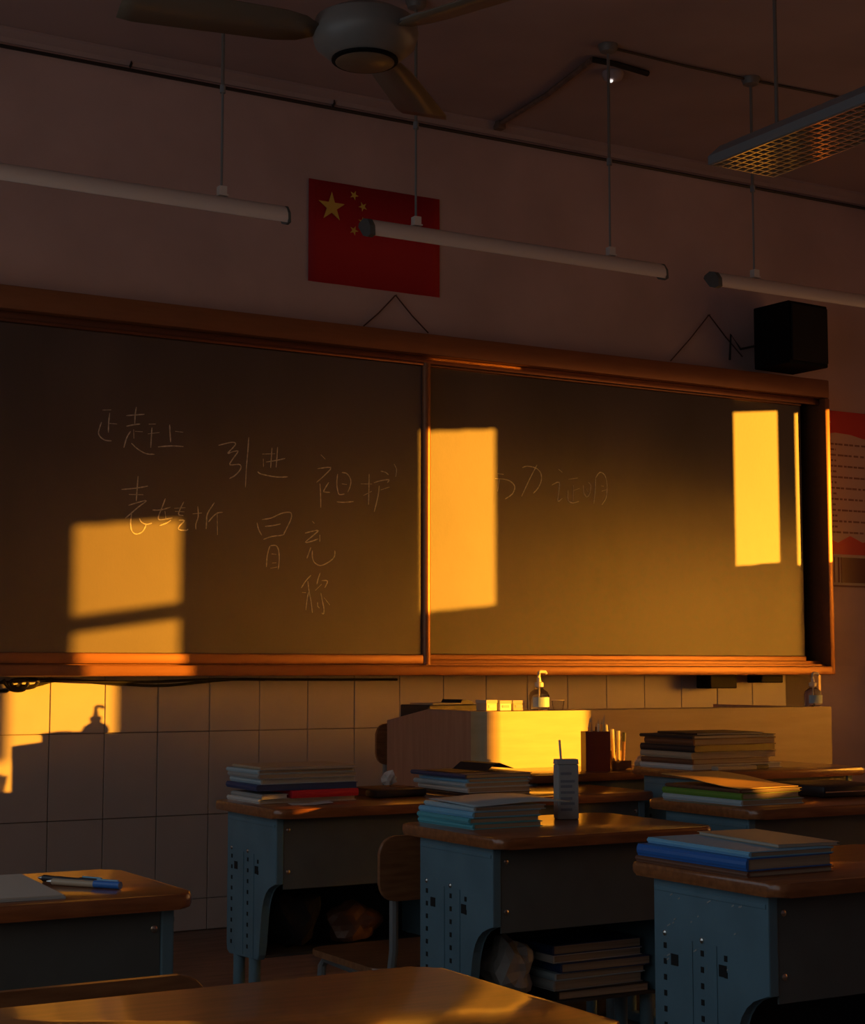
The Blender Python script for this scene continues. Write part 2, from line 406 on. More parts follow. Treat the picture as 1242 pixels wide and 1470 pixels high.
chalk(p1, YP1, 305, 620, 10.35, [[(740, 330), (930, 325)], [(795, 448), (940, 425), (1080, 395)], [(885, 235), (875, 380), (865, 535)], [(968, 225), (958, 380), (945, 530)], [(755, 400), (758, 520)], [(670, 590), (720, 625), (880, 660), (1000, 672), (1120, 668)]])
chalk(p1, YP1, 440, 640, S1, [[(170, 105), (225, 160)], [(130, 272), (290, 258), (220, 345), (120, 435)], [(160, 450), (168, 590), (170, 735)], [(265, 435), (205, 535), (225, 550), (280, 553)], [(370, 335), (360, 450), (375, 550), (395, 580), (450, 572)], [(420, 318), (480, 330), (525, 400), (520, 480), (490, 550)], [(420, 452), (480, 460)], [(360, 665), (440, 672), (560, 662)]])
chalk(p1, YP1, 440, 640, S1, [[(645, 452), (780, 455)], [(745, 335), (742, 500), (738, 700)], [(675, 592), (775, 540)], [(800, 440), (880, 415), (980, 402), (960, 440)], [(880, 300), (940, 315), (975, 345)], [(865, 475), (850, 600), (805, 785)], [(880, 525), (985, 490)], [(1040, 215), (1070, 280), (1060, 370)]])
S4 = 7.527
chalk(p1, YP1, 165, 675, S4, [[(250, 65), (240, 200), (230, 335)], [(70, 208), (220, 195), (355, 172)], [(150, 262), (305, 265)], [(145, 380), (260, 345), (340, 330), (250, 400), (170, 470), (110, 520)], [(180, 470), (168, 580), (185, 660), (230, 690), (290, 670), (325, 620), (335, 585)], [(265, 520), (285, 560), (340, 585), (400, 572)]])
chalk(p1, YP1, 165, 675, S4, [[(405, 430), (490, 430), (600, 400)], [(545, 305), (510, 400), (470, 500), (480, 535), (540, 530), (620, 515)], [(540, 440), (550, 520)], [(480, 600), (560, 570), (605, 540)], [(640, 412), (760, 405)], [(745, 340), (700, 430), (690, 480), (740, 490)], [(650, 445), (750, 450)], [(690, 540), (750, 545), (700, 600), (690, 640), (770, 650), (790, 635)]])
chalk(p1, YP1, 165, 675, S4, [[(840, 472), (940, 462)], [(895, 390), (900, 500), (875, 580), (875, 640)], [(1075, 350), (1000, 470), (990, 560), (985, 635)], [(1010, 560), (1060, 500), (1110, 462), (1165, 455)], [(1105, 470), (1108, 700)]])
S5 = 8.87
chalk(p1, YP1, 360, 725, S5, [[(140, 185), (260, 165), (380, 110), (470, 92), (515, 105), (515, 170), (470, 270), (430, 350), (405, 382), (270, 400), (160, 438)], [(80, 225), (100, 310), (140, 385)], [(180, 272), (280, 262), (380, 240)], [(245, 520), (210, 640), (200, 790)], [(250, 520), (320, 515), (355, 580), (362, 700), (350, 820)], [(265, 622), (325, 628)], [(270, 738), (325, 735)], [(250, 805), (335, 790)]])
chalk(p1, YP1, 360, 725, S5, [[(785, 205), (810, 235)], [(690, 358), (780, 335), (860, 325), (780, 400), (695, 475), (780, 460), (860, 430)], [(880, 380), (880, 465)], [(765, 540), (740, 610), (715, 680)], [(785, 580), (785, 660), (810, 730), (880, 770), (960, 745), (1040, 690), (1070, 640), (1070, 580)]])
chalk(p1, YP1, 420, 815, 17.74, [[(470, 190), (340, 330), (220, 520)], [(240, 630), (340, 635)], [(390, 340), (420, 600), (470, 850), (505, 1150)], [(410, 620), (370, 800), (340, 1080)], [(705, 130), (650, 290), (620, 420)], [(580, 580), (740, 420)], [(740, 330), (890, 340), (820, 510)], [(720, 640), (760, 850), (800, 1050), (790, 1170), (740, 1150)], [(800, 760), (950, 950)], [(640, 880), (640, 980), (690, 1030)]])
S7 = 5.645
chalk(p2, YP2, 670, 640, S7, [[(300, 270), (350, 285), (390, 330), (370, 390), (310, 432)], [(250, 225), (300, 232)], [(230, 265), (300, 270)], [(265, 272), (250, 370)]])
chalk(p2, YP2, 670, 640, S7, [[(450, 178), (490, 165), (560, 180), (600, 220), (605, 280), (580, 340), (540, 385)], [(570, 155), (510, 270), (445, 410)]])
chalk(p2, YP2, 670, 640, S7, [[(745, 190), (775, 215)], [(690, 318), (750, 295), (745, 380), (740, 450), (775, 425)], [(825, 272), (900, 260)], [(865, 320), (862, 450)], [(870, 360), (915, 345)], [(822, 360), (822, 440), (860, 462), (910, 450)]])
chalk(p2, YP2, 670, 640, S7, [[(945, 320), (950, 380), (975, 415), (1000, 380), (1005, 320), (985, 295)], [(970, 350), (985, 375)], [(1045, 260), (1040, 380), (1030, 470)], [(1045, 260), (1080, 215), (1120, 240), (1138, 320), (1130, 420), (1095, 478)], [(1090, 325), (1110, 328)], [(1095, 368), (1135, 355)]])

# ================================================================== WALL ITEMS
def star(cx, cz, r, rot=0):
    return [(cx + (r if k % 2 == 0 else r * .382) * math.sin(rot + k * PI / 5), cz + (r if k % 2 == 0 else r * .382) * math.cos(rot + k * PI / 5)) for k in range(10)]
FX0, FX1, FZ0, FZ1 = 2.864, 3.470, 2.693, 3.110
fl = thing('flag', 'red flag with five yellow stars pinned flat above the blackboard', 'flag', ((FX0 + FX1) / 2, YF - .004, FZ0))
fx, fh = (FX1 - FX0) / 2, FZ1 - FZ0
m = MB(); nn = 14; A = []; B = []
for k in range(nn + 1):
    u = -fx + 2 * fx * k / nn; dy = .0015 * math.sin(k * 1.3)
    A.append(m.bm.verts.new((u, dy - .001, 0))); B.append(m.bm.verts.new((u, dy * .6 - .001, fh)))
for k in range(nn): m.bm.faces.new((A[k], A[k + 1], B[k + 1], B[k]))
fo = m.build('cloth', 'red', fl, True); md = fo.modifiers.new('thick', 'SOLIDIFY'); md.thickness = .0012
un = fh / 20
def fp(u, v): return (-fx + 2 * fx * u / 30, fh - v * un)
c_ = fp(5, 5); MB().prism(star(c_[0], c_[1], 3 * un), 'y', -.0045, -.0055).build('star', 'yellow', fl)
for u, v in ((10, 2), (12, 4), (12, 7), (10, 9)):
    c2 = fp(u, v); ang = math.atan2(c_[0] - c2[0], c_[1] - c2[1])
    MB().prism(star(c2[0], c2[1], un, ang), 'y', -.0045, -.0055).build('star', 'yellow', fl)

def string_v(ax, ay, pts, label):
    a = onY(ax, ay, YF - .012)
    t = thing('hanging_string', label, 'string', (a.x, YF, a.z))
    for p in pts:
        b = onY(*p, YF - .012); mid = (a + b) / 2 + Vector((0, 0, -.006))
        MB().tube([(0, -.012, 0), (mid.x - a.x, -.012, mid.z - a.z), (b.x - a.x, -.012, b.z - a.z)], .003, 5).build('cord', 'string', t)
    MB().tube([(0, -.02, 0), (0, 0, 0)], .003, 6).build('nail', 'bolt', t)
string_v(568, 424, [(520, 470), (615, 478)], 'dark cord hung in an upside-down V beneath the red flag')
string_v(1018, 452, [(963, 518), (1066, 512)], 'dark cord hung in an upside-down V beside the loudspeaker')

# wall hooks under the cornice
for (px, py) in ((187, 88), (478, 145), (1000, 238)):
    q = onY(px, py, YF - .01)
    tag(MB().tube([(0, 0, .008), (0, -.02, .004), (0, -.025, -.012), (0, -.012, -.022), (0, -.006, -.012)], .005, 6).build('wall_hook', 'cable', None, True, (q.x, YF, q.z)),
        {187: 'small dark hook left of the lamp pendant near the cornice', 478: 'small dark hook above the red flag near the cornice', 1000: 'small dark hook below the corner of the louvred ceiling lamp'}[px], 'hook')

# loudspeaker
sp = thing('loudspeaker', 'black box loudspeaker on the wall above the blackboard corner', 'speaker', (5.20, YF, 2.52), math.radians(4))
body = MB().box(-.125, .125, -.32, -.10, 0, .285, .006).build('cabinet', 'black', sp)
MB().box(-.115, .115, -.332, -.321, .015, .27, .004).build('grille', 'black_cloth', sp)
MB().box(-.02, .02, -.10, -.016, .10, .20).build('bracket', 'black', sp)
MB().tube([(-.08, -.12, .12), (-.16, -.05, .10), (-.19, -.02, .17), (-.2, -.02, .05)], .006, 6).build('cable', 'cable', sp)

# poster with red top and foot
px0, pz1 = 5.475, 2.385
po = thing('poster', 'red and pink printed notice poster beside the blackboard frame', 'poster', (px0, YF, 1.70))
PW, PH = .50, .69
MB().box(0, PW, -.004, -.001, 0, PH).build('sheet', 'poster_paper', po)
MB().prism([(0, PH), (PW, PH), (PW, PH - .13), (.38, PH - .125), (.30, PH - .11), (.2, PH - .105), (.1, PH - .12), (0, PH - .10)], 'y', -.0055, -.0042).build('header_band', 'poster_red', po)
MB().prism([(0, 0), (PW, 0), (PW, .05), (.42, .07), (.36, .06), (.28, .09), (.2, .055), (.14, .075), (.07, .06), (0, .05)], 'y', -.0055, -.0042).build('footer_band', 'poster_red', po)
MB().prism([(.04, PH - .045), (.16, PH - .045), (.17, PH - .06), (.12, PH - .062), (.10, PH - .085), (.06, PH - .06)], 'y', -.0068, -.0056).build('emblem', 'poster_paper', po)
for r in range(17):
    m = MB(); u = .03 if r % 2 else .06
    lim = .20 if r % 2 else .46
    z = PH - .165 - r * .0265
    while u < lim:
        l = random.uniform(.015, .04); m.box(u, min(u + l, lim), -.0052, -.0041, z, z + .009); u += l + random.uniform(.004, .014)
    m.build('text_line', 'ink', po)
# notices below
nb = thing('notice_board', 'pale framed notice sheet hanging below the red poster', 'notice', (px0 + .005, YF, 1.545))
MB().box(0, .49, -.006, -.001, 0, .145).build('sheet', 'paper', nb)
MB().box(0, .49, -.010, -.0062, 0, .008).build('edge_strip', 'ink', nb)
MB().box(.165, .17, -.008, -.0062, .02, .14).box(.19, .20, -.008, -.0062, .02, .14).build('line', 'ink', nb)
MB().box(.21, .42, -.0085, -.0062, .02, .14).build('picture', 'maroon', nb)
nb = thing('paper_notice', 'plain pale paper sheet taped low beside the blackboard end', 'notice', (px0 + .03, YF, 1.17))
MB().box(0, .42, -.003, -.001, 0, .35).build('sheet', 'plaster', nb)
MB().tube([(.045, -.006, .215), (.048, -.006, .1), (.05, -.006, -.03)], .003, 5).build('cord', 'string', nb)

# cables sagging below the board's tray at the left
def cable(pts, r, label, off):
    ps = [onY(a, max(b, 975.5), YF - off) for i, (a, b) in enumerate(pts)]
    q = []
    for i in range(len(ps) - 1):
        p0 = ps[max(i - 1, 0)]; p1_ = ps[i]; p2_ = ps[i + 1]; p3 = ps[min(i + 2, len(ps) - 1)]
        for t in (0, .25, .5, .75):
            q.append(.5 * ((2 * p1_) + (p2_ - p0) * t + (2 * p0 - 5 * p1_ + 4 * p2_ - p3) * t * t + (3 * p1_ - p0 - 3 * p2_ + p3) * t ** 3))
    q.append(ps[-1])
    return tag(MB().tube(q, r, 6).build('cable', 'cable', None, True), label, 'cable')
cable([(-80, 974), (0, 992), (22, 985), (52, 984), (90, 976), (170, 982), (240, 984), (330, 975), (420, 973), (570, 973)], .006, 'thin dark cable sagging lowest under the chalk tray', .018)
cable([(-80, 972), (0, 980), (60, 974), (130, 978), (210, 979), (300, 973), (380, 974)], .006, 'thin dark cable running just above the lowest sagging cable', .036)
cable([(4, 976), (16, 990), (34, 990), (40, 978), (28, 972), (16, 978), (22, 988), (48, 986), (54, 976), (40, 970)], .007, 'dark cable coiled in loops at the end of the chalk tray', .058)

# ================================================================== LAMPS & FAN
LY = 4.9
def board_lamp(x0, x1, rods, label):
    z0 = 2.605
    t = thing('board_lamp', label, 'lamp', ((x0 + x1) / 2, LY, z0), 0, 'pendant tube lamps in front of the blackboard')
    h = (x1 - x0) / 2
    prof = [(-.045, .0), (-.052, .012), (-.050, .030), (-.040, .048), (-.022, .060), (.0, .064), (.022, .060), (.034, .05), (.034, .046), (.018, .054), (0, .058), (-.02, .054), (-.036, .042), (-.045, .028), (-.047, .012), (-.041, .002)]
    MB().prism(prof, 'x', -h + .02, h - .002).build('shade', 'white_metal', t, True)
    cap = [(-.052, .0), (-.050, .032), (-.030, .058), (0, .066), (.03, .056), (.036, .045), (.0, .006), (-.03, -.004)]
    MB().prism(cap, 'x', -h, -h + .0195).build('end_cap', 'steel_dark', t)
    MB().prism(cap, 'x', h - .0015, h + .008).build('end_cap', 'steel_dark', t)
    MB().tube([(-h + .03, -.004, .026), (h - .03, -.004, .026)], .014, 10).build('tube', 'white_plastic', t, True)
    for rx in rods:
        u = rx - (x0 + x1) / 2
        MB().box(u - .016, u + .016, -.02, .012, .066, .071).box(u - .013, u + .013, -.016, .01, .071, .098).build('bracket', 'white_plastic', t)
        MB().tube([(u, 0, .098), (u, 0, .42)], .0045, 6).build('rod', 'tube', t, True)
        MB().tube([(u, 0, .42), (u, 0, ZC - z0 - .03)], .0065, 6).build('rod', 'fan', t, True)
        MB().tube([(u, 0, .41), (u, 0, .435)], .010, 8).build('rod_joint', 'lampbody', t, True)
        MB().lathe([(.012, 0), (.03, .008), (.038, .03), (.038, .0345)], 14, (u, 0, ZC - z0 - .035)).build('ceiling_rose', 'fan', t, True)
board_lamp(1.05, 2.284, (1.27, 2.068), 'white pendant tube lamp hanging over the left end of the blackboard')
board_lamp(2.585, 3.838, (2.79, 3.616), 'white pendant tube lamp hanging across the red flag')
board_lamp(4.085, 5.32, (4.309, 5.10), 'white pendant tube lamp hanging above the black loudspeaker')

# louvred ceiling lamp
gl = thing('louvre_lamp', 'grey ceiling lamp with glowing egg-crate louvre hanging near the front', 'lamp', (3.725, 3.69, 2.85))
GW, GL = .142, .60
MB().prism([(-GW, 0), (-GW, .03), (-.09, .075), (.09, .075), (GW, .03), (GW, 0), (GW - .006, 0), (GW - .006, .028), (.086, .069), (-.086, .069), (-GW + .006, .028), (-GW + .006, 0)], 'y', -GL, GL).build('housing', 'lampbody', gl)
MB().prism([(-GW, .0), (-GW, .03), (-.09, .075), (.09, .075), (GW, .03), (GW, .0)], 'y', GL, GL + .006).build('end_plate', 'lampbody', gl)
MB().prism([(-GW, .0), (-GW, .03), (-.09, .075), (.09, .075), (GW, .03), (GW, .0)], 'y', -GL - .006, -GL).build('end_plate', 'lampbody', gl)
for u in (-.05, .05):
    MB().tube([(u, -GL + .02, .045), (u, GL - .02, .045)], .013, 10).build('tube', 'white_plastic', gl, True)
nbx = 9
for k in range(nbx):
    u = -GW + .008 + (2 * GW - .016) * k / (nbx - 1)
    MB().box(u - .0025, u + .0025, -GL + .004, GL - .004, -.004, .028).build('louvre_blade', 'lampgrid', gl)
ncr = 34
lou0 = None
for k in range(ncr):
    v = -GL + .008 + (2 * GL - .016) * k / (ncr - 1)
    if lou0 is None: lou0 = MB().box(-GW + .008, GW - .008, -.0025, .0025, -.003, .027).build('louvre_blade', 'lampgrid', gl); q = lou0
    else: q = lou0.copy(); col.objects.link(q)
    q.location = (0, v, 0)
for v in (-.42, .42):
    MB().tube([(.0, v, .075), (.0, v, ZC - 2.85)], .007, 6).build('rod', 'fan', gl, True)

# ceiling conduit with smoke detector arm
a = Vector((3.735, 5.84, ZC - .012)); b = Vector((3.63, 5.02, ZC - .014))
cdn = thing('ceiling_conduit', 'dusty pipe across the ceiling from wall to lamp rose', 'pipe', (3.63, 5.05, ZC))
def L(v): return v - Vector((3.63, 5.05, ZC))
MB().tube([L(a), L(a + Vector((-.03, -.4, 0))), L(b)], .0115, 8).build('pipe', 'platform', cdn, True)
MB().box(a.x - 3.63 - .02, a.x - 3.63 + .02, a.y - 5.05 - .02, a.y - 5.05 + .02, -.036, -.001, .004).build('junction_box', 'platform', cdn)
MB().tube([L(b), L(Vector((3.72, 5.0, ZC - .02))), L(Vector((3.90, 5.03, ZC - .016)))], .012, 8).build('elbow_pipe', 'recess', cdn, True)
det = thing('smoke_detector', 'small pale ceiling detector with bright indicator below the pipe', 'detector', (3.80, 5.12, ZC))
MB().lathe([(.022, -.04), (.036, -.03), (.042, -.012), (.042, -.001)], 18).build('body', 'ceiling', det, True)
mi = bpy.data.materials.new('indicator_light'); mi.use_nodes = True
bs = mi.node_tree.nodes['Principled BSDF']; bs.inputs['Emission Color'].default_value = (1, .95, .9, 1); bs.inputs['Emission Strength'].default_value = 1.0
M['led'] = mi
MB().lathe([(.003, -.009), (.007, -.006), (.008, 0)], 10, (-.018, -.012, -.040)).build('indicator', 'led', det, True)
tag(MB().tube([(3.63, 4.9, ZC - .008), (4.0, 4.9, ZC - .012), (4.309, 4.9, ZC - .008), (4.8, 4.87, ZC - .008), (5.1, 4.9, ZC - .008)], .005, 6).build('ceiling_cable', 'cable'), 'thin cable strung along the ceiling between the lamp roses', 'cable')

# ceiling fan
fn = thing('ceiling_fan', 'grey three-blade ceiling fan hanging beneath the ceiling', 'fan', (2.045, 3.87, 2.83))
MB().lathe([(.062, -.045), (.090, -.040), (.098, -.036), (.135, -.005), (.145, .03), (.135, .065), (.10, .085), (.03, .095)], 32).build('motor_housing', 'fan', fn, True)
MB().lathe([(.086, -.049), (.090, -.046), (.090, -.0405)], 28).build('cap', 'black', fn, True)
MB().lathe([(.076, -.052), (.080, -.0495)], 28).build('cap_plate', 'fan_blade', fn, True)
MB().tube([(0, 0, .095), (0, 0, ZC - 2.83)], .014, 10).build('down_rod', 'fan', fn, True)
MB().lathe([(.03, ZC - 2.83 - .10), (.065, ZC - 2.83 - .03), (.07, ZC - 2.83 - .001)], 20).build('canopy', 'fan', fn, True)
for ang in (46, 172, 291):
    m = MB()
    st = [(.14, .028), (.18, .055), (.24, .068), (.45, .075), (.62, .080), (.66, .072)]
    rows = []
    for r, hw in st:
        tw = math.radians(13)
        rows.append([m.bm.verts.new((r, s * hw * math.cos(tw), .02 + s * hw * math.sin(tw))) for s in (-1, 0, 1)])
    for i in range(len(rows) - 1):
        for k in range(2): m.bm.faces.new((rows[i][k], rows[i][k + 1], rows[i + 1][k + 1], rows[i + 1][k]))
    bl = m.build('blade', 'fan_blade', fn, True); bl.rotation_euler = (0, 0, math.radians(ang))
    md = bl.modifiers.new('thick', 'SOLIDIFY'); md.thickness = .004; md.offset = 0
    ar = MB().prism([(.10, -.02), (.20, -.028), (.24, -.018), (.24, .018), (.20, .028), (.10, .02)], 'z', .024, .03).build('blade_arm', 'fan', fn); ar.rotation_euler = (0, 0, math.radians(ang))

# ================================================================== DESKS
def side_outline(h):
    t = h - .026
    pts = [(.155, t), (-.155, t), (-.155, t - .165)]
    for k in range(1, 7):
        a = PI / 2 * k / 6
        pts.append((-.155 + .085 * math.sin(a), t - .165 - .085 * (1 - math.cos(a))))
    pts += [(-.058, t - .345), (-.062, t - .36), (-.075, t - .368)]
    pts = pts[:-3] + [(-.058, t - .33), (-.054, t - .355), (-.045, t - .368), (.135, t - .376), (.150, t - .368), (.155, t - .35)]
    return pts
def make_desk(x0, x1, y0, y1, h, label, group='student desks with blue-grey steel sides', scuff=False):
    w_, d_ = x1 - x0, y1 - y0
    t = thing('student_desk', label, 'desk', ((x0 + x1) / 2, (y0 + y1) / 2, 0), 0, group)
    hw, hd = w_ / 2, d_ / 2
    m = MB().prism(rrect(-hw, hw, -hd, hd, .028), 'z', h - .024, h, .007)
    m.build('tabletop', 'top', t, True)
    out = side_outline(h)
    for s in (-1, 1):
        xa = s * (hw - .045); xo = xa + s * .022
        sp_ = MB().prism(out, 'x', min(xa, xo), max(xa, xo), .003).build('side_panel', 'steel', t)
        # raised ribs, border, slots and hole rows on the outer face
        def fb(y0_, y1_, z0_, z1_, dep, name, mt, bev=0.0):
            a_, b_ = (xo, xo + s * dep)
            return MB().box(min(a_, b_), max(a_, b_), y0_, y1_, z0_, z1_, bev).build(name, mt, sp_)
        tz = h - .026
        for yy in (.048, -.018): fb(yy - .004, yy + .004, tz - .365, tz - .10, .002, 'rib', 'steel', .0009)
        fb(-.150, .150, tz - .022, tz - .014, .002, 'rib', 'steel', .0009)
        for yy in (.095, -.037): fb(yy - .010, yy + .010, tz - .150, tz - .130, .0012, 'slot', 'hole')
        m = MB(); n = 0
        for yy, ks in ((.122, range(9)), (.018, range(9)), (-.045, range(2))):
            for k in ks:
                zz = tz - .118 - k * .028
                m.box(min(xo, xo + s * .001), max(xo, xo + s * .001), yy - .004, yy + .004, zz - .005, zz + .005)
        ho = m.build('hole_row', 'hole', sp_); ho['kind'] = 'stuff'
        for yy in (.122, .018): 
            q = MB().lathe([(.002, -.004), (.005, -.002), (.0055, 0)], 8).build('rivet', 'bolt', sp_, True)
            q.location = (xo, yy, tz - .096); q.rotation_euler = (0, s * -PI / 2, 0)
        for yy in (.10, 0.0):
            zb = tz - .375
            MB().tube([(xa + s * .008, yy, zb + .02), (xa + s * .008, yy, .03)], .016, 10).build('leg', 'steel', t, True)
        MB().box(xa + s * .008 - .018, xa + s * .008 + .018, -hd + .01, hd - .01, 0, .03, .006).build('foot', 'steel', t)
        for zz in (tz - .03, tz - .135):
            q = MB().lathe([(.002, -.004), (.006, -.002), (.0065, 0)], 8).build('bolt', 'bolt', t, True)
            q.location = (xa - s * .012, -.153, zz); q.rotation_euler = (-PI / 2, 0, 0)
    if scuff:
        xo = -(hw - .045) - .022; m = MB(); rn = random.Random(4)
        for _ in range(16):
            yy = rn.uniform(-.13, .13); zz = h - .05 - rn.random() ** 2 * .17; ln = rn.uniform(.003, .010)
            m.prism([(yy, zz), (yy + ln, zz - ln * .5), (yy + ln, zz - ln * .5 + .0025), (yy + .001, zz + .0022)], 'x', xo - .0006, xo)
        q = m.build('scuff_marks', 'grey', t); q['kind'] = 'stuff'; q['label'] = 'pale scratches in the enamel'
    xi = hw - .046
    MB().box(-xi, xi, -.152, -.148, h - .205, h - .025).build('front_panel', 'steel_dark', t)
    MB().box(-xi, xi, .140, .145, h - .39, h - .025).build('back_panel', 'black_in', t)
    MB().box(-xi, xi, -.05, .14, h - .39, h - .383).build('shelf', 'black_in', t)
    return t
ND = 'student desk with blue-grey steel side, '
make_desk(1.80, 2.40, 3.865, 4.275, .80, 'student desk carrying a stack of pale and red books, before the tiles')
make_desk(2.43, 3.03, 3.905, 4.27, .80, 'student desk under the navy-topped book stack, beside the lit lectern')
make_desk(1.895, 2.475, 2.975, 3.41, .80, 'student desk with a drink carton standing on its top')
make_desk(1.89, 2.49, 2.12, 2.53, .80, 'student desk with blue ring folders on it and scuffed steel side', scuff=True)
make_desk(2.60, 3.20, 2.985, 3.40, .83, 'student desk with a green-spined book stack on top')
make_desk(.43, 1.03, 2.505, 2.885, .80, 'student desk with two pens and a paper sheet on it')
make_desk(.40, 1.025, 1.36, 1.764, .80, 'bare varnished student desk with nothing on its top')
make_desk(2.84, 3.46, 4.29, 4.635, .83, 'student desk pushed against the lectern with the pen holder on it')
make_desk(3.10, 3.70, 3.735, 4.135, .86, 'student desk carrying the pile of dark folders')

# ================================================================== CHAIRS
def make_chair(cx, cy, rz, label, ztop=.765, wd=.40, hb=.15, name='school_chair'):
    t = thing(name, label, 'chair', (cx, cy, 0), rz)     # faces local +y, back at y=0
    hw = wd / 2
    m = MB()
    out = rrect(-hw, hw, ztop - hb, ztop, .04)
    m.prism(out, 'y', -.012, 0, .003); m.build('backrest', 'ply', t)
    for s in (-1, 1):
        x_ = s * (hw - .05)
        MB().tube([(x_, .012, ztop - .005), (x_, .012, .50), (x_, .03, .42), (x_ + s * .01, -.02, .02)], .011, 8).build('back_leg', 'tube', t, True)
        MB().tube([(x_, .03, .42), (x_, .36, .43), (x_, .385, .41), (x_ + s * .01, .40, .02)], .011, 8).build('front_leg', 'tube', t, True)
        MB().tube([(x_ + s * .01, -.03, .013), (x_ + s * .01, .42, .013)], .012, 8).build('runner', 'tube', t, True)
    MB().tube([(-hw + .05, .2, .012), (hw - .05, .2, .012)], .010, 8).build('stretcher', 'tube', t, True)
    MB().prism(rrect(-hw + .01, hw - .01, .02, .39, .04), 'z', .4415, .457, .004).build('seat', 'ply', t)
    return t
make_chair(2.075, 3.47, 0, 'plywood and steel tube chair at the desk with pale and red books')
make_chair(.645, 2.06, 0, 'plywood-backed chair standing between the bare desk and the pen desk', .762, .43, .17)
make_chair(3.13, 5.445, 0, 'brown plywood chair back showing beside the lectern on the platform', .955 - PLZ + .19, .40, .15).location.z = 0

# ================================================================== LECTERN
lc = thing('lectern', 'wide beech lectern with rounded front corner before the blackboard', 'lectern', (2.945, 4.72, PLZ))
LW, LD, LH = 1.545, .66, .823
fr = [(.0, .078)]
for k in range(0, 17):
    a = PI + PI / 2 * k / 16; fr.append((.07 + .07 * math.cos(a), .07 + .07 * math.sin(a)))
fr += [(LW, 0), (LW, .022), (.07, .022)]
for k in range(0, 17):
    a = -PI / 2 - PI / 2 * k / 16; fr.append((.07 + .048 * math.cos(a), .07 + .048 * math.sin(a)))
fr += [(.022, .078)]
MB().prism(fr, 'z', 0, LH).build('front_panel', 'laminate_h', lc)
MB().prism([(.0785, 0), (LD, 0), (LD, LH - .045), (LD - .30, LH + .002), (.0785, LH)], 'x', 0, .022).build('side_panel', 'laminate', lc)
MB().box(LW - .022, LW, .0225, LD, 0, LH - .002).build('side_panel', 'laminate', lc)
MB().prism([(.024, .2), (.024, .09), (.05, .045), (.09, .024), (LW - .024, .024), (LW - .024, .2)], 'z', LH - .02, LH - .001).build('top_ledge', 'laminate_h', lc)
MB().box(.024, LW - .024, .2005, LD, LH - .09, LH - .07).build('work_top', 'laminate_h', lc)
MB().box(.024, LW - .024, LD - .02, LD, 0, LH - .095).build('back_panel', 'laminate', lc)
LTOP = PLZ + LH
def bottle(x, y, z, s, label):
    t = thing('pump_bottle', label, 'bottle', (x, y, z))
    MB().lathe([(.028 * s, 0), (.034 * s, .004), (.035 * s, .05 * s), (.030 * s, .062 * s), (.014 * s, .074 * s), (.013 * s, .080 * s)], 24).build('body', 'glass', t, True)
    MB().lathe([(.0155 * s, .0805 * s), (.0155 * s, .094 * s), (.008 * s, .097 * s), (.006 * s, .112 * s)], 16).build('collar', 'pump', t, True)
    MB().tube([(0, 0, .112 * s), (0, 0, .128 * s), (.004, -.0, .132 * s), (.026 * s, 0, .131 * s), (.03 * s, 0, .124 * s)], .0055 * s, 8).build('nozzle', 'pump', t, True)
    MB().tube([(0, 0, .012), (0, 0, .0795 * s)], .003, 6).build('dip_tube', 'pump', t, True)
    m = MB(); n = 10; A = []; B = []
    for k in range(n + 1):
        a = math.radians(200 + 110 * k / n); r = .0356 * s
        A.append(m.bm.verts.new((r * math.cos(a), r * math.sin(a), .012))); B.append(m.bm.verts.new((r * math.cos(a), r * math.sin(a), .045 * s)))
    for k in range(n): m.bm.faces.new((A[k], A[k + 1], B[k + 1], B[k]))
    q = m.build('label_sheet', 'paleblue', t); md = q.modifiers.new('thick', 'SOLIDIFY'); md.thickness = .0006; md.offset = 1
    return t
bottle(3.215, 4.79, LTOP, 1.0, 'clear pump bottle standing on the sunlit corner of the lectern')
bottle(4.475, 4.80, LTOP, .95, 'clear pump bottle standing on the shaded end of the lectern')
for i, (u0, u1, mt, hh, lab) in enumerate(((3.005, 3.05, 'cream', .036, 'cream chalk box nearest the lectern corner'), (3.062, 3.108, 'white', .034, 'white chalk box between two other chalk boxes on the lectern'), (3.118, 3.165, 'cream', .034, 'cream chalk box beside the clear pump bottle'))):
    t = thing('chalk_box', lab, 'box', ((u0 + u1) / 2, 4.83, LTOP), math.radians(4 - 4 * i), 'chalk boxes on the lectern')
    h_ = (u1 - u0) / 2
    MB().box(-h_, h_, -.03, .03, 0, hh, .002).build('carton', mt, t)
    MB().box(-h_ - .001, h_ + .001, -.031, .031, hh - .01, hh + .001, .001).build('lid', 'paper', t)
    MB().box(-h_ * .6, h_ * .6, -.0312, -.0302, hh * .3, hh * .55).build('print', 'grey', t)
t = thing('plastic_cup', 'small clear plastic cup on the lectern beside the pump bottle', 'cup', (3.30, 4.80, LTOP))
MB().lathe([(.017, 0), (.022, .032), (.0205, .032), (.0155, .003)], 18).build('body', 'glass', t, True)
MB().lathe([(.0205, .0325), (.023, .0325), (.023, .035), (.0205, .035)], 18).build('rim', 'pump', t, True)
t = thing('document_tray', 'flat black tray of papers lying on the lectern work top', 'tray', (3.10, 5.27, LTOP - .069), math.radians(6))
MB().box(-.11, .12, -.09, .09, 0, .082, .004).build('tray', 'darkc', t)
MB().box(-.08, .05, -.07, .07, .0825, .088).build('paper', 'cream', t)
MB().prism([(.05, .083), (.115, .083), (.10, .095), (.06, .10)], 'y', -.06, .06).build('folded_cover', 'darkc', t)

